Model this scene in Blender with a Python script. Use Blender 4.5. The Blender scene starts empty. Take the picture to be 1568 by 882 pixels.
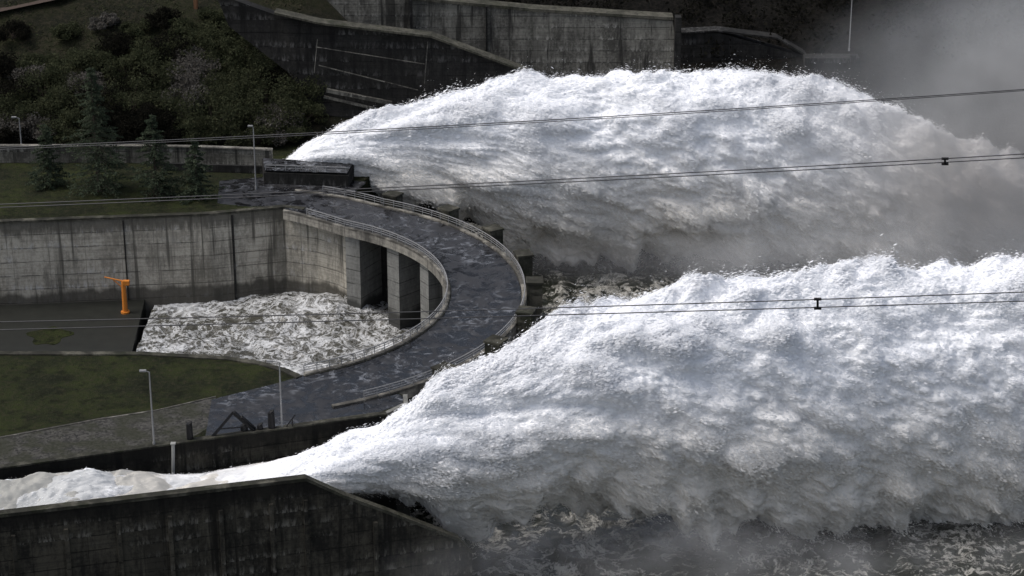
import bpy, math, random
import numpy as np
from mathutils import Vector
random.seed(7); rng=np.random.default_rng(7)
scene=bpy.context.scene
PITCH=math.radians(22); CP,SP=math.cos(PITCH),math.sin(PITCH); H=120.0; F=3395.9
# pixel helpers: camera ray through an image pixel intersected with a level (P) or with a vertical plane (V)
def P(u,v,z=0.0):
    o=441-v; zc=F*SP-CP*o; yc=F*CP+SP*o; t=(H-z)/zc
    return Vector(((u-784)*t,yc*t,z))
def V(u,v,Y):
    o=441-v; zc=F*SP-CP*o; yc=F*CP+SP*o; t=Y/yc
    return Vector(((u-784)*t,Y,H-zc*t))
# ---------------------------------------------------------------- noise
_perm=rng.permutation(256); _perm=np.concatenate([_perm,_perm])
_g=rng.normal(size=(256,3)); _g/=np.linalg.norm(_g,axis=1)[:,None]
def perlin(x,y,z):
    x,y,z=np.broadcast_arrays(x,y,z)
    xi=np.floor(x).astype(np.int64);yi=np.floor(y).astype(np.int64);zi=np.floor(z).astype(np.int64)
    xf=x-xi;yf=y-yi;zf=z-zi; xi=xi&255;yi=yi&255;zi=zi&255
    f=lambda t:t*t*t*(t*(t*6-15)+10)
    u,v,w=f(xf),f(yf),f(zf)
    def gr(a,b,c):
        h=_perm[_perm[_perm[(xi+a)&255]+((yi+b)&255)]+((zi+c)&255)]
        g=_g[h]; return g[...,0]*(xf-a)+g[...,1]*(yf-b)+g[...,2]*(zf-c)
    l=lambda a,b,t:a+(b-a)*t
    return l(l(l(gr(0,0,0),gr(1,0,0),u),l(gr(0,1,0),gr(1,1,0),u),v),l(l(gr(0,0,1),gr(1,0,1),u),l(gr(0,1,1),gr(1,1,1),u),v),w)
# ---------------------------------------------------------------- mesh helpers
def link(o,parent=None):
    scene.collection.objects.link(o)
    if parent: o.parent=parent
    return o
def empty(name):
    e=bpy.data.objects.new(name,None); return link(e)
def mesh_np(name,verts,quads,mat,parent=None,smooth=True,attrs=None):
    me=bpy.data.meshes.new(name); n=len(verts); k=quads.shape[1]; q=len(quads)
    me.vertices.add(n); me.vertices.foreach_set('co',verts.astype(np.float32).ravel())
    me.loops.add(q*k); me.loops.foreach_set('vertex_index',quads.astype(np.int32).ravel())
    me.polygons.add(q); me.polygons.foreach_set('loop_start',np.arange(0,q*k,k,dtype=np.int32))
    me.update(calc_edges=True)
    if smooth: me.polygons.foreach_set('use_smooth',np.ones(q,dtype=bool))
    if attrs:
        for a,val in attrs.items():
            at=me.attributes.new(a,'FLOAT','POINT'); at.data.foreach_set('value',val.astype(np.float32).ravel())
    me.materials.append(mat)
    return link(bpy.data.objects.new(name,me),parent)
def gridq(n,m,wrap=False):
    i=np.arange(n-1)[:,None]; j=np.arange(m if wrap else m-1)[None,:]; j2=(j+1)%m
    return np.stack([i*m+j,i*m+j2,(i+1)*m+j2,(i+1)*m+j],-1).reshape(-1,4)
class B:
    def __init__(s): s.v=[];s.f=[]
    def add(s,vs,fs):
        o=len(s.v); s.v+= [tuple(x) for x in vs]; s.f+=[tuple(i+o for i in f) for f in fs]
    def box(s,c,d,rz=0):
        cx,cy,cz=c; a,b,h=d[0]/2,d[1]/2,d[2]/2; co,si=math.cos(rz),math.sin(rz); vs=[]
        for z in(-h,h):
            for x,y in((-a,-b),(a,-b),(a,b),(-a,b)): vs.append((cx+x*co-y*si,cy+x*si+y*co,cz+z))
        s.add(vs,[(3,2,1,0),(4,5,6,7),(0,1,5,4),(1,2,6,5),(2,3,7,6),(3,0,4,7)])
    def beam(s,a,b,r0,r1=None,n=6):
        a=Vector(a);b=Vector(b); r1=r0 if r1 is None else r1; d=(b-a)
        if d.length<1e-6:return
        d.normalize(); x=d.orthogonal().normalized(); y=d.cross(x); vs=[]
        for p,r in((a,r0),(b,r1)):
            for k in range(n):
                t=2*math.pi*k/n; vs.append(p+x*math.cos(t)*r+y*math.sin(t)*r)
        s.add(vs,[(k,(k+1)%n,n+(k+1)%n,n+k) for k in range(n)]+[tuple(range(n-1,-1,-1)),tuple(range(n,2*n))])
    def prism(s,pts,z0,z1):
        n=len(pts); zt=z1 if hasattr(z1,'__len__') else [z1]*n
        vs=[(p[0],p[1],z0) for p in pts]+[(p[0],p[1],zt[i]) for i,p in enumerate(pts)]
        s.add(vs,[tuple(range(n-1,-1,-1)),tuple(range(n,2*n))]+[(k,(k+1)%n,n+(k+1)%n,n+k) for k in range(n)])
    def wall(s,pts,th,zt,zb):
        n=len(pts); zt=zt if hasattr(zt,'__len__') else [zt]*n; zb=zb if hasattr(zb,'__len__') else [zb]*n
        A=[]
        for i,p in enumerate(pts):
            q0=Vector(pts[max(0,i-1)][:2]);q1=Vector(pts[min(n-1,i+1)][:2]); d=(q1-q0).normalized(); nn=Vector((-d.y,d.x))
            p2=Vector(p[:2])+nn*th
            A.append(((p[0],p[1],zb[i]),(p[0],p[1],zt[i]),(p2.x,p2.y,zt[i]),(p2.x,p2.y,zb[i])))
        vs=[x for a in A for x in a]; fs=[]
        for i in range(n-1):
            o=i*4
            for k in range(4): fs.append((o+k,o+4+k,o+4+(k+1)%4,o+(k+1)%4))
        fs+=[(3,2,1,0),tuple((n-1)*4+k for k in range(4))]
        s.add(vs,fs)
    def obj(s,name,mat,parent=None,smooth=False):
        me=bpy.data.meshes.new(name); me.from_pydata(s.v,[],s.f); me.update()
        import bmesh
        bm=bmesh.new(); bm.from_mesh(me); bmesh.ops.recalc_face_normals(bm,faces=bm.faces); bm.to_mesh(me); bm.free()
        if smooth:
            for p in me.polygons:p.use_smooth=True
        me.materials.append(mat); return link(bpy.data.objects.new(name,me),parent)
# ---------------------------------------------------------------- materials
class M:
    def __init__(s,name):
        s.mat=bpy.data.materials.new(name); s.mat.use_nodes=True; s.nt=s.mat.node_tree
        s.bsdf=s.nt.nodes['Principled BSDF']; s.out=s.nt.nodes['Material Output']
    def n(s,t,props=None,**ins):
        nd=s.nt.nodes.new(t)
        for k,v in (props or {}).items(): setattr(nd,k,v)
        for k,v in ins.items():
            key=int(k[1:]) if k[0]=='i' and k[1:].isdigit() else k.replace('_',' ')
            s.set(nd.inputs[key],v)
        return nd
    def set(s,sock,v):
        if isinstance(v,bpy.types.NodeSocket): s.nt.links.new(v,sock)
        else:
            if isinstance(v,tuple) and len(v)==3 and sock.type=='RGBA': v=v+(1,)
            sock.default_value=v
    def pos(s): return s.n('ShaderNodeNewGeometry').outputs['Position']
    def scl(s,vec,x,y,z): return s.n('ShaderNodeVectorMath',{'operation':'MULTIPLY'},i0=vec,i1=(x,y,z)).outputs[0]
    def noise(s,vec,scale,detail=4,rough=.55,dist=0):
        return s.n('ShaderNodeTexNoise',Vector=vec,Scale=scale,Detail=detail,Roughness=rough,Distortion=dist).outputs['Fac']
    def math(s,op,a,b=0.0,c=0.0,clamp=False):
        nd=s.n('ShaderNodeMath',{'operation':op,'use_clamp':clamp},i0=a,i1=b)
        if op in('MULTIPLY_ADD',): s.set(nd.inputs[2],c)
        return nd.outputs[0]
    def rng(s,v,a,b,c=0.0,d=1.0):
        return s.n('ShaderNodeMapRange',{'interpolation_type':'SMOOTHSTEP'},i0=v,i1=a,i2=b,i3=c,i4=d).outputs[0]
    def mix(s,f,a,b,mode='MIX'):
        nd=s.nt.nodes.new('ShaderNodeMix'); nd.data_type='RGBA'; nd.blend_type=mode
        s.set(nd.inputs[0],f); s.set(nd.inputs[6],a); s.set(nd.inputs[7],b); return nd.outputs[2]
    def xyz(s,v): return s.n('ShaderNodeSeparateXYZ',i0=v).outputs
    def attr(s,a): return s.n('ShaderNodeAttribute',{'attribute_name':a}).outputs['Fac']
    def bump(s,h,strength=.5,dist=.1):
        nd=s.n('ShaderNodeBump',Strength=strength,Distance=dist,Height=h); s.nt.links.new(nd.outputs[0],s.bsdf.inputs['Normal']); return nd.outputs[0]
    def base(s,c,rough=.9,spec=.3):
        s.set(s.bsdf.inputs['Base Color'],c); s.set(s.bsdf.inputs['Roughness'],rough); s.set(s.bsdf.inputs['Specular IOR Level'],spec)
def concrete(name,light,dark,px=5.6,pz=2.3,white=.35,wet=None,streak=.5,moss=0,ztop=None,runs=.5,wmask=(.45,.6),con=.13,dirt=0):
    m=M(name); p=m.pos(); x,y,z=m.xyz(p)
    big=m.noise(m.scl(p,1,1,.6),.13,3); st=m.noise(m.scl(p,1,1,.3),.6,5,.7); st2=m.noise(m.scl(p,1,1,.06),2.6,4,.6); fine=m.noise(p,2.2,6,.7)
    f=m.math('MULTIPLY_ADD',st,streak,m.math('MULTIPLY',big,.45)); f=m.math('MULTIPLY_ADD',st2,.2,f); f=m.math('MULTIPLY_ADD',fine,.45,f)
    mid=.5*streak+.225+.10+.225
    fac=m.rng(f,mid-con,mid+con)
    c=m.mix(fac,dark,light)
    wz=m.math('ADD',z,m.math('MULTIPLY',fine,.2))
    fz=m.math('FRACT',m.math('DIVIDE',wz,pz)); lz=m.rng(fz,.03,.10,1,0)
    fx=m.math('FRACT',m.math('DIVIDE',x,px)); lx=m.math('MULTIPLY',m.rng(fx,.0,.025,1,0),.8)
    sx=m.rng(m.noise(m.scl(p,.35,.35,.9),1.0,2),.36,.55)
    c=m.mix(m.math('MULTIPLY',m.math('MAXIMUM',m.math('MULTIPLY',lz,sx),lx),.8),c,tuple(v*.35 for v in dark))
    bz=m.noise(m.scl(p,.06,.06,3.2),1.0,3,.6); c=m.mix(m.math('MULTIPLY',m.rng(bz,.5,.62),.3),c,tuple(v*.6 for v in dark))
    wf=m.rng(fz,.7,.0,0,1); wn=m.rng(m.noise(m.scl(p,1,1,.3),1.6,5,.7),.48,.62)
    wr=m.rng(m.noise(m.scl(p,.5,.5,1.2),.16,2),wmask[0],wmask[1])
    c=m.mix(m.math('MULTIPLY',m.math('MULTIPLY',m.math('MULTIPLY',wf,wn),wr),white),c,tuple(min(.6,v*1.6+.07) for v in light))
    if dirt:
        dn_=m.rng(m.noise(m.scl(p,1,1,.22),.28,5,.7),.52,.62); c=m.mix(m.math('MULTIPLY',dn_,dirt),c,tuple(v*.42 for v in dark))
    run=m.rng(m.math('MULTIPLY_ADD',fine,.12,m.noise(m.scl(p,1,1,.04),.75,3,.6)),.62,.71); c=m.mix(m.math('MULTIPLY',run,runs),c,tuple(v*.3 for v in dark))
    if wet is not None:
        wl=m.rng(m.math('ADD',z,m.math('MULTIPLY',m.noise(m.scl(p,1,1,.1),.35,4),-3.5)),wet-2.3,wet-1.3,1,0); c=m.mix(m.math('MULTIPLY',wl,.85),c,tuple(v*.25 for v in dark))
    if ztop is not None:
        d=m.math('ADD',z,m.math('MULTIPLY',m.noise(m.scl(p,1,1,.12),1.2,5,.7),4.6))
        tl=m.rng(d,ztop+.8,ztop+2.4); c=m.mix(m.math('MULTIPLY',tl,.8),c,tuple(v*.35 for v in dark))
    if moss:
        mo=m.rng(m.noise(p,.5,5,.7),.5,.65); c=m.mix(m.math('MULTIPLY',mo,moss),c,(.02,.024,.01))
    m.base(c,.88,.25); m.bump(m.math('MULTIPLY_ADD',fine,1,m.math('MULTIPLY',lz,-.6)),.6,.08); return m.mat
def simple(name,c,rough=.6,metal=0,var=.3,sc=2.0):
    m=M(name); n=m.noise(m.pos(),sc,5,.65); m.base(m.mix(n,tuple(v*(1-var) for v in c),tuple(v*(1+var) for v in c)),rough); m.bsdf.inputs['Metallic'].default_value=metal; return m.mat
C_light=concrete('concrete_light',(.45,.42,.355),(.22,.205,.17),wet=-12.0,ztop=-1.4,white=.5,runs=.8,dirt=.5)
C_pier=concrete('concrete_pier',(.22,.22,.205),(.14,.14,.13),wet=-12,white=.1,px=60,runs=.3)
C_fascia=concrete('concrete_fascia',(.28,.265,.23),(.10,.095,.085),px=3.1,pz=50,white=.1)
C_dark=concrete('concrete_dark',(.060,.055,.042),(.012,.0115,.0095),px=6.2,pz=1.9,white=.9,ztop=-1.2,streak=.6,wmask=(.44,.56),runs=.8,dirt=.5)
C_wallfar=concrete('concrete_weathered',(.16,.155,.135),(.05,.048,.042),px=4.6,pz=2.1,white=.7,wmask=(.38,.52),runs=.8,dirt=.4)
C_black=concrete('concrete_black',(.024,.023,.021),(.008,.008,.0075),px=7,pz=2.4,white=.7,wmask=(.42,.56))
C_floor=simple('wet_slab',(.014,.015,.012),.6,var=.6,sc=.5)
C_cope=concrete('concrete_coping',(.095,.09,.072),(.028,.028,.02),px=2.8,pz=50,white=.1,moss=.5)
METAL=simple('galvanised_steel',(.26,.26,.26),.5,.2); DARKM=simple('black_steel',(.010,.010,.011),.5,.2)
def asphalt():
    m=M('wet_asphalt'); p=m.pos(); a=m.noise(p,.35,5,.65,1.0); b=m.noise(p,4,4,.6)
    ww=m.rng(m.noise(p,.42,8,.78,1.5),.51,.63); g=m.noise(p,.1,3)
    c=m.mix(m.rng(a,.35,.65),(.006,.006,.007),(.026,.026,.028)); c=m.mix(m.math('MULTIPLY',m.math('MULTIPLY',ww,m.rng(g,.42,.60,.15,1)),.75),c,(.18,.19,.21)); m.base(c,m.rng(a,.4,.6,.10,.5),.4); m.bump(b,.25,.03); return m.mat  # pale patches put the reflections of wet puddles into the base colour
ASPH=asphalt()
def grass(name,c1,c2,c3):
    m=M(name); p=m.pos(); a=m.noise(p,.12,5,.7); b=m.noise(p,1.3,6,.75); d=m.noise(p,.45,4,.7)
    c=m.mix(m.rng(a,.38,.62),c1,c2); c=m.mix(m.math('MULTIPLY',m.rng(b,.45,.66),.85),c,c3); c=m.mix(m.math('MULTIPLY',m.rng(d,.5,.66),.7),c,tuple(v*.45 for v in c1)); m.base(c,.95,.1); m.bump(b,1,.5); return m.mat
GRASS=grass('grass_lawn',(.013,.016,.008),(.027,.034,.011),(.034,.031,.018))
SCRUB=grass('hill_dark',(.006,.0065,.005),(.009,.009,.006),(.012,.011,.008))
def gravel():
    m=M('gravel'); p=m.pos(); v=m.n('ShaderNodeTexVoronoi',Vector=p,Scale=3.5).outputs['Color']; a=m.noise(p,.3,4)
    g=m.xyz(v)[0]; c=m.mix(g,(.012,.012,.011),(.065,.062,.056)); c=m.mix(m.math('MULTIPLY',m.rng(a,.4,.6),.7),c,(.018,.02,.009)); m.base(c,.9); return m.mat
GRAVEL=gravel()
def water(name,deep,foam,lo,hi,sc=.35,cl=.65,ch=1.2):
    m=M(name); p=m.pos()
    w=m.n('ShaderNodeTexNoise',Vector=p,Scale=sc*.7,Detail=3.0).outputs['Color']
    q=m.n('ShaderNodeVectorMath',{'operation':'MULTIPLY_ADD'},i0=w,i1=(6,6,6),i2=p).outputs[0]
    n=m.noise(q,sc,7,.68); r=m.math('ABSOLUTE',m.math('SUBTRACT',n,.5)); rid=m.rng(r,.0,.06,1,0)
    n2=m.noise(q,sc*2.7,5,.68); rid=m.math('MULTIPLY_ADD',m.rng(m.math('ABSOLUTE',m.math('SUBTRACT',n2,.5)),0,.05,1,0),.6,rid)
    big=m.noise(p,sc*.3,4,.6); fo=m.rng(m.math('MULTIPLY_ADD',rid,.30,big),lo,hi)
    fo=m.math('MAXIMUM',fo,m.rng(m.math('ADD',m.attr('crest'),m.math('MULTIPLY',rid,.3)),cl,ch))
    c=m.mix(fo,deep,foam); m.base(c,m.math('MULTIPLY_ADD',fo,.6,.14),.5); m.bump(m.noise(q,1.3,6,.7),.5,.3); return m.mat
W_BASIN=water('basin_foam',(.055,.053,.042),(.55,.56,.57),.49,.98,.34,.78,1.35)
W_RIVER=water('river_water',(.014,.016,.011),(.36,.35,.32),.64,1.02,.2,.85,1.5)
def foam(name):
    m=M(name); p=m.pos()
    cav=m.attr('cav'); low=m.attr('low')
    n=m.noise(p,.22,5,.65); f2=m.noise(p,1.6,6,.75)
    silt_shade=m.math('MULTIPLY',m.rng(m.math('ADD',m.math('MULTIPLY',cav,-.7),m.math('MULTIPLY',n,1.0)),.15,.75),m.rng(low,.2,.75,.05,1.0))
    c=m.mix(silt_shade,(.90,.91,.93),(.66,.63,.58))  # silty tint that also paints shade into creases and the lower side
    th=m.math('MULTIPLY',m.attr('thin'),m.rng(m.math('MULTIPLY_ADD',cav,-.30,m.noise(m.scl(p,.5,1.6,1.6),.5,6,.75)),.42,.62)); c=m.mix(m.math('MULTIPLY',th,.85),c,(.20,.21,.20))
    m.base(c,1,.0); m.bump(f2,.15,.3)
    return m.mat
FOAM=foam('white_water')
m=M('spray_droplets'); 
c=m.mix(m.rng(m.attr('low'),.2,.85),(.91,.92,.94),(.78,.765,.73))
d=m.n('ShaderNodeBsdfDiffuse',Color=c).outputs[0]; t=m.n('ShaderNodeBsdfTranslucent',Color=c).outputs[0]; mx=m.n('ShaderNodeMixShader',i0=.38,i1=d,i2=t); m.nt.links.new(mx.outputs[0],m.out.inputs['Surface']); m.nt.nodes.remove(m.bsdf); SPRAY=m.mat
# ---------------------------------------------------------------- jets
def jet(name,st,n=760,m=520,seed=0,npart=330000,s_thin=0):
    st=np.array(st,float)
    C=[];A=[];Bb=[]
    for u,vt,vb,Y,b in st:
        c=V(u,(vt+vb)/2,Y); t=Y/(F*CP+SP*(441-(vt+vb)/2)); mh=(vb-vt)/2*t
        a=math.sqrt(max(mh*mh-(b*SP)**2,(.25*mh)**2))/CP; C.append(c);A.append(a);Bb.append(b)
    C=np.array([tuple(c) for c in C]);A=np.array(A);Bb=np.array(Bb)
    s=np.concatenate([[0],np.cumsum(np.linalg.norm(np.diff(C,axis=0),axis=1))])
    ss=np.linspace(0,s[-1],n)
    def sm(v,k=9):
        r=np.interp(ss,s,v); w=n//60; ker=np.hanning(2*w+1); ker/=ker.sum(); return np.convolve(np.pad(r,w,mode='edge'),ker,'valid')
    cx,cy,cz,a_,b_=sm(C[:,0]),sm(C[:,1]),sm(C[:,2]),sm(A),sm(Bb)
    e=empty(name)
    th=np.linspace(0,2*np.pi,m,endpoint=False)
    ct,sn=np.cos(th)[None,:],np.sin(th)[None,:]
    g=3.6*np.sqrt(np.maximum(a_,.5)); ratio=g/np.maximum(a_,.8)
    young=np.clip(1-(ss-s_thin*.7)/70,0,1)**1.1
    stretch=1.5+3.6*young*np.clip(ss/(s_thin+1e-3)-.3,0,1) if s_thin else 1.5+3.6*young
    sp=np.concatenate([[0],np.cumsum(np.diff(ss)*(ratio/stretch)[1:])])
    qy=sn*g[:,None]*(b_/np.maximum(a_,.8)).clip(.5,2.6)[:,None]; qz=ct*g[:,None]
    qx=sp[:,None]+qz*.45
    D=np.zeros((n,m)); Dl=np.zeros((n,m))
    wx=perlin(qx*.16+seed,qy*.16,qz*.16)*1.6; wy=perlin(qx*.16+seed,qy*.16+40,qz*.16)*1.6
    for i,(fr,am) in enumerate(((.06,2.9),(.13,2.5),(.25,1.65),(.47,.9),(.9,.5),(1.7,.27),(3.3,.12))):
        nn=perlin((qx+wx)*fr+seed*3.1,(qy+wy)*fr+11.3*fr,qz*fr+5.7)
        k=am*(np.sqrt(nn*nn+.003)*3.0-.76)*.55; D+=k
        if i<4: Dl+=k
    thin=np.clip(1.25-ss/(s_thin+.01),0,1) if s_thin else np.clip(1-ss/18,0,1)*.3
    amp=np.clip(a_/9,.08,1.1); amp=np.maximum(amp,.34*np.clip(thin*2,0,1) if s_thin else 0)[:,None]
    low=np.broadcast_to((1-ct)/2,(n,m))
    curt=perlin(ss[:,None]*.16+seed,sn*.8,0*ct+seed)*5.5+perlin(ss[:,None]*.4+seed,sn*1.4,0*ct+seed)*3
    dn=D*amp+curt*np.clip((low-.6)/.4,0,1)*amp
    nz=ct/np.maximum(a_[:,None],.3); ny=sn/np.maximum(b_[:,None],.3); L=np.sqrt(nz**2+ny**2); nz=nz/L; ny=ny/L
    x=cx[:,None]+dn*.25; y=cy[:,None]-(sn*b_[:,None]+ny*dn*(1-.8*thin[:,None])); z=cz[:,None]+ct*a_[:,None]+nz*dn
    vv=np.stack([x,y,z],-1)
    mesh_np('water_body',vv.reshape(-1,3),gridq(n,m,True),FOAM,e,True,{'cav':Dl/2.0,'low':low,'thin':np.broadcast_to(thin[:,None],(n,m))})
    du=np.zeros_like(vv); du[1:-1]=vv[2:]-vv[:-2]; du[0]=du[1]; du[-1]=du[-2]
    dv=np.roll(vv,-1,1)-np.roll(vv,1,1); SN=np.cross(dv,du); SN/=np.linalg.norm(SN,axis=2)[:,:,None]+1e-9
    sg=np.sign((SN*np.stack([0*nz,-ny,nz],-1)).sum(-1,keepdims=True)+1e-9); SN*=sg
    w=np.clip(.45+Dl*.35,.08,1.6)*np.sqrt(np.clip(a_,1,20))[:,None]*np.clip(.35+sn*.8+np.clip(ct,0,1)*.3,.06,1)*(1-.8*thin[:,None]); w=w.ravel(); w/=w.sum()
    idx=rng.choice(n*m,npart,p=w); ii,jj=idx//m,idx%m
    loc=np.clip(a_[ii]/9,.12,1.1)
    tear=np.clip(perlin(vv[ii,jj,0]*.22+3,vv[ii,jj,1]*.22,vv[ii,jj,2]*.22)*2.4+.5,.08,2.2)
    far=(rng.random(npart)<.25)
    off=rng.exponential(.28,npart)*tear*loc*np.where(far,2.8,1.0)
    nrm=np.stack([0*ii+.12,-ny[ii,jj],nz[ii,jj]],-1)
    p=vv[ii,jj]+nrm*off[:,None]+rng.normal(size=(npart,3))*.12
    p[:,0]+=off*.4
    tan=vv[np.minimum(ii+2,n-1),jj]-vv[np.maximum(ii-2,0),jj]; tan/=np.linalg.norm(tan,axis=1)[:,None]+1e-9
    rnd=rng.normal(size=(npart,3)); rnd/=np.linalg.norm(rnd,axis=1)[:,None]
    fall=np.array([0,0,-1.0])
    d1=tan+.25*rnd+fall*np.clip(low[ii,jj]-.3,0,1)[:,None]; d1/=np.linalg.norm(d1,axis=1)[:,None]
    sn_=SN[ii,jj]*.45+nrm*.8+rng.normal(size=(npart,3))*.22
    d2=np.cross(d1,sn_); d2/=np.linalg.norm(d2,axis=1)[:,None]+1e-9
    sz=(.05+.10*rng.random(npart)**2)*np.clip(loc+.35,.4,1.2)*np.where(far,.45,1.0)
    tri=np.stack([p-d1*(sz*2.1)[:,None],p+d2*(sz*.8)[:,None],p+d1*(sz*2.1)[:,None],p-d2*(sz*.8)[:,None]],1).reshape(-1,3)
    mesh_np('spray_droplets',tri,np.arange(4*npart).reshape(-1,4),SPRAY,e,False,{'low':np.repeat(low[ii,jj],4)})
    return e
j1=[(u,a,b_,Y,w) for u,a,b_,Y,w in [(402,266,271,349,3),(440,240,276,350,3.5),(490,200,288,350.5,4.5),(560,170,303,351,6),(650,146,326,352,7.5),(760,117,370,353,9),(860,107,402,354,10),(940,103,408,355,11),(1060,103,412,356,12),(1130,104,420,357,12),(1230,118,432,358,12),(1330,140,445,359,12),(1390,166,455,360,12),(1450,196,465,360,12),(1520,226,475,361,12),(1600,254,485,361,11),(1720,320,500,362,9),(1850,420,520,362,7)]]
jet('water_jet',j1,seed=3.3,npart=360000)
def Y2(u): return 232.0+(u/1568)*37
j2=[(u,a,b_,Y2(u),w) for u,a,b_,w in [(-260,748,800,5.5),(-80,748,793,5.5),(0,746,790,5.5),(60,732,787,5.5),(120,720,783,5.5),(200,735,778,5.5),(290,745,772,5.5),(370,724,762,5.5),(450,698,756,5),(520,667,756,5),(580,640,770,5.2),(640,602,792,5.8),(700,565,812,6.6),(790,529,812,7.8),(850,498,802,9),(920,463,798,10),(1000,438,803,11),(1100,418,810,12),(1200,404,815,12.5),(1300,398,826,13),(1400,393,832,13),(1500,384,838,13),(1600,380,846,13),(1750,390,860,12),(1950,470,880,9)]]
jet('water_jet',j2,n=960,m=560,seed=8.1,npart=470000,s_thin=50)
# ---------------------------------------------------------------- water surfaces
def sheet(name,x0,x1,y0,y1,z,nx,ny,mat,amp,sc,mound=None,churn=None):
    X,Y=np.meshgrid(np.linspace(x0,x1,nx),np.linspace(y0,y1,ny),indexing='ij'); D=np.zeros_like(X)
    for k in range(6):
        fr=sc*2**k; D+=(.55-np.abs(perlin(X*fr+3,Y*fr*1.2+9,X*0+k))*2)*(.52**k)
    c=churn(X,Y) if churn else 0
    Z=z+D*amp*(1+.9*c)+(mound(X,Y) if mound else 0)
    mesh_np(name,np.stack([X,Y,Z],-1).reshape(-1,3),gridq(nx,ny),mat,None,True,{'crest':(D+.2)/1.6+.42*c})
sheet('river',-70,190,150,374,-19.2,560,520,W_RIVER,1.1,.12,None,lambda X,Y:np.exp(-(((X-18)/26)**2+((Y-333)/20)**2)))
gb=B(); gb.add([(-1500,-300,-21.5),(1500,-300,-21.5),(1500,1500,-21.5),(-1500,1500,-21.5)],[(0,1,2,3)]); gb.obj('ground',SCRUB)
mound=lambda X,Y: 3.0*np.exp(-(((X+31)/10)**2+((Y-322)/7)**2))+1.3*np.exp(-(((X+46)/9)**2+((Y-285)/8)**2))
sheet('basin_water',-57,-4,264,334,-15.4,360,420,W_BASIN,.85,.11,mound)
# ---------------------------------------------------------------- curved bridge
CX,CY=-39.8,294.5
def rin(a): return 30.5+4.5*max(0,(a-62)/22)**1.3
def rout(a): return 41.6+3.2*max(0,(a-62)/22)
def pol(r,a): t=math.radians(a); return (CX+r*math.cos(t),CY+r*math.sin(t))
br=empty('curved_bridge')
angs=[ -66+1.5*i for i in range(101)]
def ring(fi,fo,z0,z1,a0=-66,a1=84):
    b=B(); A=[a for a in angs if a0<=a<=a1]; vs=[];fs=[]
    for a in A:
        i=pol(fi(a),a);o=pol(fo(a),a); vs+=[(i[0],i[1],z0),(i[0],i[1],z1),(o[0],o[1],z1),(o[0],o[1],z0)]
    for k in range(len(A)-1):
        for q in range(4): fs.append((k*4+q,k*4+4+q,k*4+4+(q+1)%4,k*4+(q+1)%4))
    fs+=[(3,2,1,0),tuple((len(A)-1)*4+q for q in range(4))]
    b.add(vs,fs); return b
ring(lambda a:rin(a)+.6,lambda a:rout(a)-.5,-.9,0.012).obj('deck',ASPH,br)
ring(lambda a:rin(a)-.25,lambda a:rin(a)+.45,-1.25,.24).obj('inner_kerb',C_fascia,br)
ring(lambda a:rin(a)+.45,lambda a:rin(a)+.6,-.5,.1).obj('gutter',C_cope,br)
ring(lambda a:rout(a)-.4,lambda a:rout(a)+.3,-1.3,.22).obj('outer_kerb',C_fascia,br)
def railing(pts,b,h=1.15):
    for i,p in enumerate(pts):
        b.beam((p[0],p[1],p[2]),(p[0],p[1],p[2]+h),.075,n=4)
        if i:
            q=pts[i-1]
            for hh in(.45,.8,h): b.beam((q[0],q[1],q[2]+hh),(p[0],p[1],p[2]+hh),.045 if hh<h else .08,n=4)
b=B(); railing([(*pol(rin(a)+.05,a),.22) for a in np.arange(-66,80,3.4)],b); railing([(*pol(rout(a)+.05,a),.22) for a in np.arange(-60,80,2.6)],b); b.obj('railing',METAL,br)
b=B(); b2=B()
PA=[61,46,31,15.5,1,-14,-29,-44]
for a in PA:
    t=math.radians(a); r0,r1=rin(a)+.5,rout(a)+.2; c=pol((r0+r1)/2,a); b.box((c[0],c[1],(-21-.92)/2),(r1-r0,2.6,20.08),t)
    c=pol(rout(a)+1.45,a); b2.box((c[0],c[1],-9.7),(2.2,2.3,22.8),t); b2.box((c[0],c[1],1.87),(2.5,2.6,.28),t)
    c=pol(rout(a)+2.9,a); b2.box((c[0],c[1],-12),(.9,1.5,17),t)
b.obj('radial_piers',C_pier,br)
b2.obj('outer_pier_noses',C_cope,br)
ring(lambda a:37.2,lambda a:38.2,-20,-.95,-60,76.5).obj('gate_wall',C_black,br)
# ---------------------------------------------------------------- terraces & basin walls
b=B(); far=[(-200,321),(-79.8,324.5),(-47.7,328),(-36.3,331.2),(-33.0,330.2)]
b.wall(far,1.2,-.25,-21); w=b.obj('basin_wall',C_light)
b=B(); b.wall([(x,y-.15) for x,y in far],1.1,.12,-.25); b.obj('wall_coping',C_cope,w)
b=B()
for x,th in((-44.2,.35),(-61,.2)): 
    y=np.interp(x,[-79.8,-47.7,-36.3],[324.5,328,331.2]); b.box((x,y,-11),(th,.35,21))
b.obj('joint_strips',C_black,w)
b=B(); b.wall([(-36.2,331.1),(-31,329.4),(-27.5,326.8),(-25.6,324.5)],.9,-1.27,-21); b.obj('wall_return',C_light,w)
b=B(); b.prism([(-200,322.2),(-79.8,325.7),(-47.9,329.2),(-36.4,332.4),(-30,331),(-26.5,338),(-22,350),(-22,372),(-200,372)],-21,0); b.obj('terrace',GRASS)
b=B(); b.prism([(-47,333),(-42,331.5),(-36,331.9),(-31,330.5),(-26,337.5),(-24,343.5),(-36,347),(-48,344)],-.3,.008); b.obj('plaza_road',ASPH)
near=[(-200,274.6),(-49.6,273.8),(-38,272.2),(-33.4,270.6),(-29.5,268),(-27.6,266.0)]
b=B(); b.wall(near,-1.0,.15,-21); b.obj('retaining_wall',C_cope)
def chY(x): return 239+(x+61.5)*.333
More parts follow.
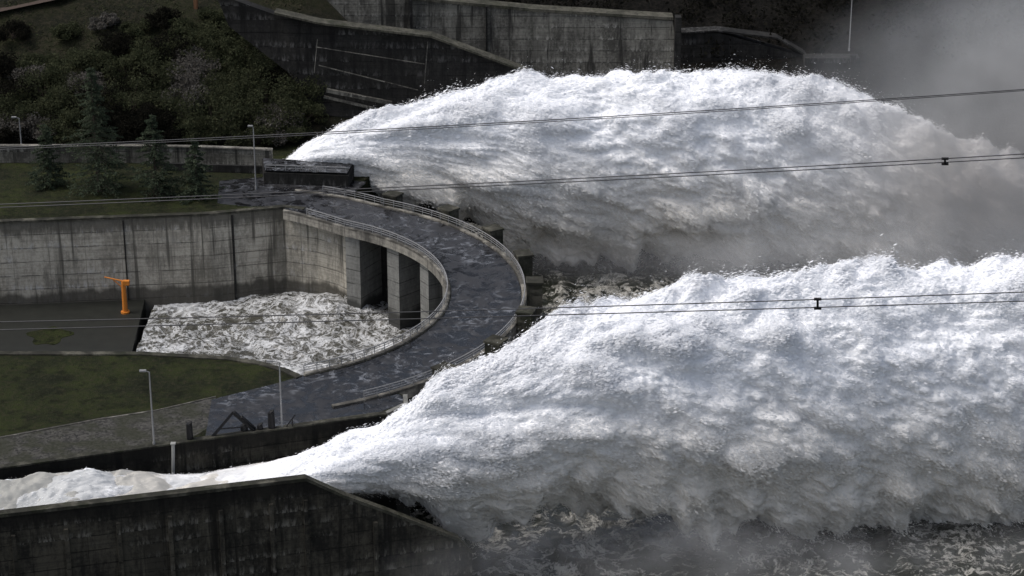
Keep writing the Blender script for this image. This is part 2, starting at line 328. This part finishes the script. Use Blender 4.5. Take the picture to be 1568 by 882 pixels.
b=B(); b.prism([(-200,chY(-200)+.6),(-16.5,chY(-16.5)+.6),(-13.6,257.5),(-13.8,260),(-16.5,262.5),(-23,265.5),(-27.8,266.4),(-29.8,267.4),(-33.6,269.9),(-38.2,271.4),(-49.7,273),(-200,273.8)],-21,-.03); b.obj('terrace',GRASS)
b=B(); b.prism([(-27.6,266.2),(-22.5,265.4),(-16.6,262.2),(-14.0,259.8),(-14.0,257.6),(-17,254.8),(-28,251.2),(-38,248),(-38.6,258.8),(-31,263.6)],-.5,-.004); b.obj('road',ASPH)
gp=[P(-300,720),P(0,668),P(150,640),P(250,625),P(330,608),P(336,645),P(290,672)]
b=B(); b.prism([(p.x,p.y) for p in gp]+[(-61.5,chY(-61.5)+.7),(-90,chY(-90)+.7)],-.4,-.012); b.obj('gravel_bed',GRAVEL)
b=B(); k=[(p.x,p.y) for p in [P(330,607),P(240,628),P(150,642),P(0,670),P(-300,722)]]; b.wall(k,.18,.08,-.2); b.obj('kerb',C_fascia)
b=B(); xs=np.linspace(-200,-15.8,24); b.wall([(x,chY(x)) for x in xs],.6,.0,-24); w=b.obj('channel_wall',C_dark)
b=B(); b.wall([(x,chY(x)-.15) for x in xs],.9,.2,0.002); b.obj('coping',C_cope,w)
b=B(); b.wall([(-16,254.2),(-13.3,257.4),(-13.5,260.2)],.6,.1,-21); b.obj('abutment',C_pier)
b=B(); b.prism([(-200,274.7),(-55.4,274.6),(-58.5,327),(-200,321)],-21,-14); b.obj('platform',C_floor)
b=B(); c=P(75,515,-14); b.prism([(c.x+3.0*math.cos(t)*(1+.25*math.sin(3*t)+.12*math.sin(7*t)),c.y+3.4*math.sin(t)*(1+.15*math.sin(5*t))) for t in np.linspace(0,6.28,34)[:-1]],-14.05,-13.95); b.obj('grass_patch',GRASS)
def nY(x): return 226.6+(x+58.9)*.2667
b=B(); xs=list(np.linspace(-200,-24.4,30))+[-20,-15,-10,-6.4,-4.9,-4.8]; zt=[0]*30+[-2.9,-5.7,-8.6,-10.7,-12.8,-26]
b.wall([(x,nY(x)) for x in xs],.9,zt,-27); w=b.obj('training_wall',C_dark)
b=B(); b.wall([(x,nY(x)-.12) for x in xs[:-1]],1.15,[z+.42 for z in zt[:-1]],[z+.003 for z in zt[:-1]]); b.obj('coping',C_cope,w)
b=B()
for x in list(np.arange(-75,-27,5.8))+[-24.6,-16.5]: b.box((x,nY(x)-.2,-14.6 if x<-20 else -17),(.5,.5,24.4 if x<-20 else 21),.26)
b.obj('pilasters',C_dark,w)
b=B(); b.prism([(-200,nY(-200)+.8),(-24,nY(-24)+.8),(-14,nY(-14)+2),(-15,chY(-15)-.3),(-200,chY(-200)-.1)],-24,-8.5); b.obj('channel_floor',C_floor)
lb=empty('outlet_block')
b=B(); b.prism([(-40.5,342.5),(-26.6,341.0),(-26.0,346.2),(-41.5,348.8)],-19,[1.9,1.9,2.2,2.2]); b.obj('block',C_black,lb)
b=B(); b.prism([(-40.4,342.6),(-26.8,341.2),(-26.2,346.0),(-41.2,348.5)],2.25,[2.3,2.3,2.4,2.4]); b.obj('roof',ASPH,lb)
b=B(); railing([(-40.2+i*1.65,342.7-i*.17,2.3) for i in range(9)],b,.9); b.obj('railing',METAL,lb)
# ---------------------------------------------------------------- hillside
X,Y=np.meshgrid(np.linspace(-260,320,420),np.concatenate([np.linspace(352,440,190),np.linspace(443,900,60)]),indexing='ij')
def hz(X,Y):
    y0=np.interp(X,[-60,-30,-5],[358,366,377]); sl=np.interp(X,[-60,-10],[.50,.46])
    d=np.maximum(Y-y0,0); h=sl*d
    h+= (perlin(X*.05,Y*.05,X*0)*3+perlin(X*.15,Y*.15,X*0+4)*1.1+perlin(X*.5,Y*.5,X*0+4)*.35)*np.clip(d/12,0,1)
    return h-1.2*(Y<y0)-18*np.clip((X+22)/8,0,1)*(np.clip(1-(Y-y0)/5,0,1))
Z=hz(X,Y)
right=np.clip((X+40)/30,0,1)
m=M('hillside_ground'); p=m.pos(); r=m.attr('right')
a=m.noise(p,.1,5,.7); bn=m.noise(p,1.1,6,.75)
c=m.mix(m.rng(a,.38,.62),(.013,.014,.009),(.022,.024,.012)); c=m.mix(m.math('MULTIPLY',m.rng(bn,.45,.62),.8),c,(.034,.030,.020)); d=m.mix(m.rng(bn,.4,.65),(.006,.006,.005),(.017,.015,.013)); m.base(m.mix(r,c,d),.95,.1); m.bump(bn,1,.8)
mesh_np('hillside',np.stack([X,Y,Z],-1).reshape(-1,3),gridq(*X.shape),m.mat,None,True,{'right':right})
def hzp(x,y): return float(hz(np.array([x]),np.array([y]))[0])
# ---------------------------------------------------------------- background concrete
def vpoly(name,front,th,mat,Ys,parent=None):
    b=B(); vs=[V(u,v,Y) for (u,v),Y in zip(front,Ys)]; n=len(vs); back=[x+Vector((0,th,0)) for x in vs]
    b.add(vs+back,[tuple(range(n)),tuple(range(2*n-1,n-1,-1))]+[(k,(k+1)%n,n+(k+1)%n,n+k) for k in range(n)])
    return b.obj(name,mat,parent)
w=vpoly('retaining_wall',[(440,-60),(628,0),(820,18),(1030,32),(1040,104),(800,130),(640,110),(540,40)],3,C_wallfar,[386,385,385,385,384,384,384,385])
b=B(); cp=[V(628,0,384.7),V(820,18,384.7),V(1031,31,384.7)]; b.wall([(p.x,p.y) for p in cp],3.2,[p.z+.5 for p in cp],[p.z+.004 for p in cp]); b.obj('coping',C_cope,w)
b=B(); p=V(1034,32,384.5); q=V(1040,104,384); b.box(((p.x+q.x)/2,384,(p.z+q.z)/2),(1.1,2,p.z-q.z+2)); p=V(629,0,384.4); b.box((p.x,384.3,p.z-5),(.5,1,14)); p=V(745,10,384.4); b.box((p.x,384.6,p.z-4.5),(.3,.6,9)); b.obj('buttress',C_black,w)
w=vpoly('chute_wall',[(330,-10),(420,22),(490,38),(660,58),(806,112),(760,190),(600,190),(490,175),(440,110),(350,40)],2.5,C_black,[374,374,373,372,372,371,371,371,373,374])
b=B(); cp=[V(420,22,371.6),V(490,38,371.4),V(660,58,371.2),V(806,112,371.2)]; b.wall([(p.x,p.y) for p in cp],3,[p.z+.35 for p in cp],[p.z+.004 for p in cp]); b.obj('coping',C_cope,w)
b=B()
for (u0,v0,u1,v1,s) in [(500,138,600,158,.45),(496,148,590,170,.3)]:
    a=V(u0,v0,371.0);c=V(u1,v1,370.6); b.beam(a,c,s,n=4)
for (u0,v0,u1,v1,s) in [(488,100,640,138,.10),(484,72,650,98,.08)]:
    b.beam(V(u0,v0,371.6),V(u1,v1,371.0),s,n=4)
for u,v0,v1 in((486,60,112),(655,64,128)): b.beam(V(u,v0,371.3),V(u-5,v1,370.7),.07,n=4)
b.obj('ledges',C_wallfar,w)
w=vpoly('retaining_wall',[(1042,52),(1100,50),(1235,88),(1316,90),(1316,180),(1042,180)],3,C_black,[392]*6)
b=B(); cp=[V(1042,52,391.5),V(1100,49,391.5),V(1190,60,391.5),V(1235,86,391.5)]; b.wall([(p.x,p.y) for p in cp],3,[p.z+.3 for p in cp],[p.z for p in cp]); b.obj('coping',C_black,w)
b=B(); p=V(1232,88,389);q=V(1314,120,389); b.box(((p.x+q.x)/2,390,(p.z+q.z)/2),(q.x-p.x,3,p.z-q.z)); p=V(1306,88,388.6); b.box((p.x,388.6,p.z-1.5),(1.0,.8,4)); b.obj('parapet_block',C_black,w)
b=B(); b.wall([(-200,353),(-92,353),(-66,353),(-52,352.5),(-40,351)],.6,2.9,-1); w=b.obj('garden_wall',C_wallfar); b=B(); b.wall([(-200,352.8),(-92,352.8),(-66,352.8),(-52,352.3),(-40,350.8)],.9,3.12,2.904); b.obj('coping',C_fascia,w)
b=B(); b.wall([(-58,349),(-38,347.2)],.5,1.3,-1); b.obj('low_wall',C_black)
cp=[(-125,383),(-100,388),(-82,393),(-70,399),(-60,408)]
vs=[]
for x,y in cp:
    for dy in(-1.6,1.6): vs.append((x-dy*.5,y+dy,hzp(x,y)+.6))
b=B(); b.add(vs,[(2*k,2*k+2,2*k+3,2*k+1) for k in range(len(cp)-1)]); b.obj('path',simple('earth_path',(.05,.036,.028),.95))
# ---------------------------------------------------------------- vegetation
def leafmat(name,c1,c2):
    m=M(name); p=m.pos(); n=m.noise(p,.6,4,.7); n2=m.noise(p,5,2)
    c=m.mix(m.rng(m.math('MULTIPLY_ADD',n2,.4,n),.45,.95),c1,c2)
    d=m.n('ShaderNodeBsdfDiffuse',Color=c).outputs[0]; t=m.n('ShaderNodeBsdfTranslucent',Color=c).outputs[0]; mx=m.n('ShaderNodeMixShader',i0=.4,i1=d,i2=t); m.nt.links.new(mx.outputs[0],m.out.inputs['Surface']); m.nt.nodes.remove(m.bsdf); return m.mat
L_CON=leafmat('conifer_needles',(.030,.043,.030),(.095,.115,.075)); L_BR=leafmat('scrub_leaves',(.022,.028,.016),(.078,.084,.048)); L_GY=leafmat('bare_twigs',(.06,.056,.05),(.16,.15,.135)); L_DK=leafmat('forest_leaves',(.006,.0065,.0055),(.020,.019,.015))
BARK=simple('bark',(.05,.04,.032),.9)
def cards(c,size,flat=0.0):
    n=len(c); a=rng.normal(size=(n,3)); a/=np.linalg.norm(a,axis=1)[:,None]; r=rng.normal(size=(n,3)); r[:,2]*=(1-flat); bb_=np.cross(a,r); bb_/=np.linalg.norm(bb_,axis=1)[:,None]+1e-9
    s=(size*(.5+rng.random(n)))[:,None]
    v=np.stack([c-a*s,c+bb_*s*.5,c+a*s,c-bb_*s*.5],1).reshape(-1,3); return v,np.arange(4*n).reshape(-1,4)
def conifer(base,h,r):
    e=empty('pine_tree'); b=B(); b.beam(base,base+Vector((0,0,h*.97)),h*.018,.03,8); pts=[]
    nl=int(h*1.7)
    for i in range(nl):
        f=.05+.93*i/nl; zz=h*f; rr=r*(1-f)**.85*(.7+.6*random.random())+.2
        for k in range(9):
            az=random.random()*6.28; l=rr*(.55+.6*random.random()); dr=-.22*l+.05*l*f
            tip=base+Vector((math.cos(az)*l,math.sin(az)*l,zz+dr)); st=base+Vector((0,0,zz)); b.beam(st,tip,.05,.012,3)
            cnt=int(18+44*l/max(r,.1)); t=rng.random(cnt)**.55*1.05
            q=np.array(st)[None,:]+(np.array(tip)-np.array(st))[None,:]*t[:,None]+rng.normal(size=(cnt,3))*np.array([.26,.26,.09])*(.4+.28*l)*(1.1-t[:,None]*.6)
            pts.append(q)
    b.obj('trunk',BARK,e); v,q=cards(np.concatenate(pts),.18); mesh_np('crown',v,q,L_CON,e,False)
def bush(base,h,r,mat,name='shrub',cnt=3200,s=.2):
    e=empty(name); b=B(); ct=[]
    for i in range(int(9+r*3)):
        az=random.random()*6.28; rr=r*math.sqrt(random.random())*.9; zz=h*(.3+.65*random.random())*(1-.35*(rr/r)**2)
        p=base+Vector((math.cos(az)*rr,math.sin(az)*rr,zz)); ct.append(p); mid=base+Vector((math.cos(az)*rr*.35,math.sin(az)*rr*.35,zz*.5)); b.beam(base,mid,.035*h**.8,.05,5); b.beam(mid,p,.06,.02,4)
    b.obj('limbs',BARK,e)
    ct=np.array([tuple(c) for c in ct]); w=rng.integers(0,len(ct),cnt); d=rng.normal(size=(cnt,3)); d/=np.linalg.norm(d,axis=1)[:,None]
    q=ct[w]+d*(rng.random(cnt)**.4*r*.36)[:,None]*np.array([1,1,.75]); v,qq=cards(q,s); mesh_np('foliage',v,qq,mat,e,False)
def gbase(u,v):
    for Y in np.arange(330,430,.4):
        p=V(u,v,Y); g=max(0.0 if Y<358 else -5,hzp(p.x,Y)) if Y>352 else 0
        if p.z<=g: return Vector((p.x,Y,g-.1))
    return p
for u,v,vt,r in [(152,294,108,6.0),(240,301,176,4.5),(302,304,212,3.9),(75,286,190,3.4)]:
    bs=gbase(u,v); t=bs.y/3200; conifer(bs,(v-vt)*t/CP*1.02,r)
for u,v,h,r,mt in [(100,222,6,4.5,L_BR),(60,215,5,4,L_GY),(200,180,7,5,L_BR),(290,150,8,5,L_GY),(250,140,7,4.5,L_BR),(330,215,8,5.5,L_BR),(380,205,8,5,L_BR),(430,200,8,5.5,L_BR),(465,195,6,4,L_BR),(350,140,5,4.5,L_BR),(410,165,7,5,L_BR),(25,165,6,5,L_DK),(30,205,4,4,L_GY),(300,225,6,4,L_BR),(215,225,6,4.5,L_DK),(130,150,4,4,L_GY),(180,225,6,4.5,L_DK),(450,225,4,3.5,L_BR),(210,60,3,3,L_BR),(330,70,4,4,L_BR),(300,95,5,4.5,L_BR),(270,205,7,5,L_BR),(20,225,4,3.5,L_DK),(260,225,5,3.5,L_DK),(440,140,5,4.5,L_DK),(365,95,5,4.5,L_BR),(260,100,6,4.5,L_DK),(230,215,7,5,L_DK),(160,205,6,4.5,L_DK),(480,150,5,4,L_BR),(400,120,5,5,L_BR),(60,110,3.5,3.5,L_BR),(150,100,3,3,L_BR),(100,60,2.5,3,L_BR),(20,60,3,3.5,L_DK),(160,45,2.5,2.5,L_GY),(90,185,5,4,L_BR),(320,180,7,5,L_BR),(370,170,7,5,L_BR),(300,120,6,4.5,L_GY),(240,170,7,5,L_BR),(395,222,5,4,L_BR),(350,225,5,4,L_BR),(120,200,6,5,L_BR),(70,160,6,5,L_BR),(190,130,5,4.5,L_BR),(230,95,4,4,L_BR),(455,165,5,4.5,L_BR),(340,110,4,4,L_BR),(200,150,6,5,L_DK),(110,175,6,5,L_BR),(150,175,6,5,L_DK),(40,190,6,5,L_BR),(5,190,6,5,L_BR),(95,130,4.5,4.5,L_BR),(45,135,4.5,4,L_GY),(280,60,3.5,3.5,L_BR),(250,40,3,3.5,L_DK),(370,60,3.5,3.5,L_BR),(325,40,3,3,L_BR),(180,85,4,4,L_DK),(130,105,3.5,4,L_BR),(5,120,5,4,L_DK),(280,180,7,5,L_GY),(425,215,6,4.5,L_GY),(215,110,5,4.5,L_BR)]:
    bush(gbase(u,v),h,r,mt)
c=[]
for i in range(420):
    x=random.uniform(-60,120); y=random.uniform(392,440)
    if x<-10 and y<400: continue
    z=hzp(x,y)+random.uniform(.5,2.5); n=90; d=rng.normal(size=(n,3))*np.array([1.6,1.6,1.1]); c.append(np.array([x,y,z])+d)
v,q=cards(np.concatenate(c),.4); mesh_np('distant_forest',v,q,L_DK,None,False)
c=[]
for i in range(14000):
    x=random.uniform(-110,-38); y=random.uniform(358,410)
    if perlin(np.array([x*.12]),np.array([y*.12]),np.array([.3]))[0]>-.1: c.append((x,y,hzp(x,y)+.12))
v,q=cards(np.array(c),.2); mesh_np('hill_weeds',v,q,L_BR,None,False)
# ---------------------------------------------------------------- street furniture
def lamp(u,vb,vt,z=0,arm=.9,Y=None,mat=METAL):
    bs=P(u,vb,z) if Y is None else V(u,vb,Y); t=bs.y/3120; h=(vb-vt)*t/CP; b=B(); b.beam(bs,bs+Vector((0,0,h)),.12,.08,8); b.beam(bs,bs+Vector((0,0,.5)),.18,n=8)
    tp=bs+Vector((0,0,h)); q=tp+Vector((-arm,-.1,.25)); b.beam(tp,q,.06,n=6); b.box((q.x-.25,q.y,q.z),(.8,.35,.2)); return b.obj('street_lamp',mat)
lamp(432,655,552); lamp(236,682,566,arm=.5); lamp(392,290,200,arm=.2); lamp(33,224,184,0,.6,Y=356); lamp(1300,78,4,0,-.5,Y=388)
b=B(); b.beam(V(265,738,245.4),V(265,680,245.4),.22,n=8); b.box(tuple(V(265,679,245.4)),(.6,.6,.15)); b.obj('marker_post',simple('white_paint',(.30,.30,.28),.6))
b=B(); b.box(tuple(V(300,12,392)),(.7,.7,5)); b.beam(V(300,-10,392),V(300,30,392),.4,n=6); b.obj('marker_post',simple('rusty_pole',(.16,.08,.04),.8))
e=empty('gate_hoist'); b=B()
A0=P(326,668,.1);A1=P(326,668,.1)+Vector((2.6,.6,3.0));A2=P(390,660,.1)
for a_,c_ in((A0,A1),(A1,A2),(A1+Vector((.9,.1,-.7)),A2+Vector((0,.3,.2)))): b.beam(a_,c_,.28,.22,4)
b.beam(A0+Vector((.8,.2,.9)),A2+Vector((-1.0,0,.6)),.1,n=4)
for u,v,h,r in((291,674,2.2,.42),(416,657,2.3,.46),(374,661,.9,.5),(398,659,.7,.4)):
    q=P(u,v,0); b.beam(q,q+Vector((0,0,h)),r,r*.9,8); b.beam(q+Vector((0,0,h)),q+Vector((.35,0,h+.3)),r*.7,r*.3,6)
b.beam(P(437,655,0),P(437,655,0)+Vector((1.3,0,1.8)),.1,n=4); b.beam(P(448,655,0),P(448,655,0)+Vector((0,0,1.1)),.1,n=4)
b.obj('arms',DARKM,e)
ORG=simple('orange_paint',(.55,.19,.03),.5,var=.15); e=empty('davit_crane'); b=B(); bs=P(192,479,-14); hh=5.3
b.beam(bs,bs+Vector((0,0,hh)),.42,.34,10); b.beam(bs,bs+Vector((0,0,.3)),.7,n=10); tp=bs+Vector((0,0,hh)); b.beam(tp+Vector((1.0,0,-.2)),tp+Vector((-2.9,0,.75)),.16,.10,6); b.beam(tp+Vector((0,0,-1.2)),tp+Vector((-1.6,0,.35)),.08,n=6); b.box((tp.x+.45,tp.y,tp.z-.2),(1.0,.7,.7)); b.obj('jib_and_mast',ORG,e)
b=B(); b.beam(tp+Vector((-2.7,0,.7)),tp+Vector((-2.7,0,-.3)),.03,n=4); b.obj('hook_cable',DARKM,e)
# ---------------------------------------------------------------- power lines
CAB=simple('aluminium_cable',(.06,.06,.063),.5,.4,.1)
def cable(pts,Y,name='power_line',r=.036):
    us=[p[0] for p in pts];vs=[p[1] for p in pts]; co=np.polyfit(us,vs,2); b=B(); U=np.linspace(-900,2500,60); q=[V(u,np.polyval(co,u),Y) for u in U]
    for i in range(59): b.beam(q[i],q[i+1],r,n=6)
    return b.obj(name,CAB)
cable([(0,226),(490,203),(1390,149),(1568,137)],150); cable([(0,229),(490,206),(1390,151),(1568,139)],150.3,r=.03)
cable([(0,313),(530,290),(1100,262),(1447,244),(1568,235)],140); cable([(0,318),(530,294),(1100,268),(1447,249),(1568,241)],140.3)
cable([(0,493),(784,473),(1252,459),(1568,447)],125); cable([(0,505),(784,484),(1252,471),(1568,461)],125.3)
for u,v,w,Y in((1447,247,6,140),(1252,465,12,125)):
    b=B(); a_=V(u,v-w/2-1,Y); c_=V(u,v+w/2+1,Y+.3); b.beam(a_,c_,.07,n=6); b.beam(a_-Vector((.22,0,0)),a_+Vector((.22,0,0)),.1,n=6); b.beam(c_-Vector((.22,0,0)),c_+Vector((.22,0,0)),.1,n=6); b.obj('cable_spacer',DARKM)
# ---------------------------------------------------------------- mist: drifting banks of fine spray
MI=empty('spray_mist')
def mist(c,rad,dens,col=(.95,.97,1.0),nlo=.38,nhi=.66,base=.1,sc=.05,core=.05):
    bpy.ops.mesh.primitive_uv_sphere_add(segments=32,ring_count=16,radius=1,location=c); o=bpy.context.object; o.scale=rad; o.name='bank'; o.parent=MI
    m=M('mist'); tc=m.n('ShaderNodeTexCoord').outputs['Object']; ln=m.n('ShaderNodeVectorMath',{'operation':'LENGTH'},i0=tc).outputs['Value']
    n=m.noise(m.pos(),sc,4,.6); d=m.math('MULTIPLY',m.rng(ln,core,.97,1,0),m.rng(n,nlo,nhi,base,1.3)); d=m.math('MULTIPLY',d,dens)
    vs=m.n('ShaderNodeVolumeScatter',Color=col,Density=d,Anisotropy=-.15); m.nt.nodes.remove(m.bsdf); m.nt.links.new(vs.outputs[0],m.out.inputs['Volume']); o.data.materials.append(m.mat)
mist(V(1620,215,345),(54,17,36),.12,col=(.93,.965,1.0),nlo=.34,base=.4)
mist(V(1150,850,240),(60,12,6),.05,base=.0,sc=.07)
mist(V(1040,400,336),(34,11,5),.06,base=.25)
mist(V(1400,380,285),(54,12,8),.03,base=.15)
# ---------------------------------------------------------------- light, world, camera
w=bpy.data.worlds.new('World'); scene.world=w; w.use_nodes=True; nt=w.node_tree; sky=nt.nodes.new('ShaderNodeTexSky'); sky.sky_type='NISHITA'; sky.sun_disc=False
SD=Vector((-.50,-.06,.85)).normalized(); el=math.asin(SD.z); sky.sun_elevation=el; sky.sun_rotation=math.atan2(SD.x,SD.y); sky.air_density=1.0; sky.dust_density=4
hs=nt.nodes.new('ShaderNodeHueSaturation'); hs.inputs['Saturation'].default_value=.66; nt.links.new(sky.outputs[0],hs.inputs['Color'])
nt.links.new(hs.outputs[0],nt.nodes['Background'].inputs[0]); nt.nodes['Background'].inputs[1].default_value=.15
L=bpy.data.lights.new('sun','SUN'); L.energy=1.85; L.angle=math.radians(28); L.color=(1,.965,.92); lo=link(bpy.data.objects.new('sun',L)); lo.rotation_euler=SD.to_track_quat('Z','Y').to_euler()
cam=bpy.data.cameras.new('camera'); cam.sensor_width=36; cam.lens=36*F/1568; cam.clip_end=5000; cam.clip_start=1; co=link(bpy.data.objects.new('camera',cam)); co.location=(0,0,H); co.rotation_euler=(math.pi/2-PITCH,0,0); scene.camera=co
scene.view_settings.view_transform='Standard'; scene.view_settings.look='None'; scene.view_settings.exposure=0
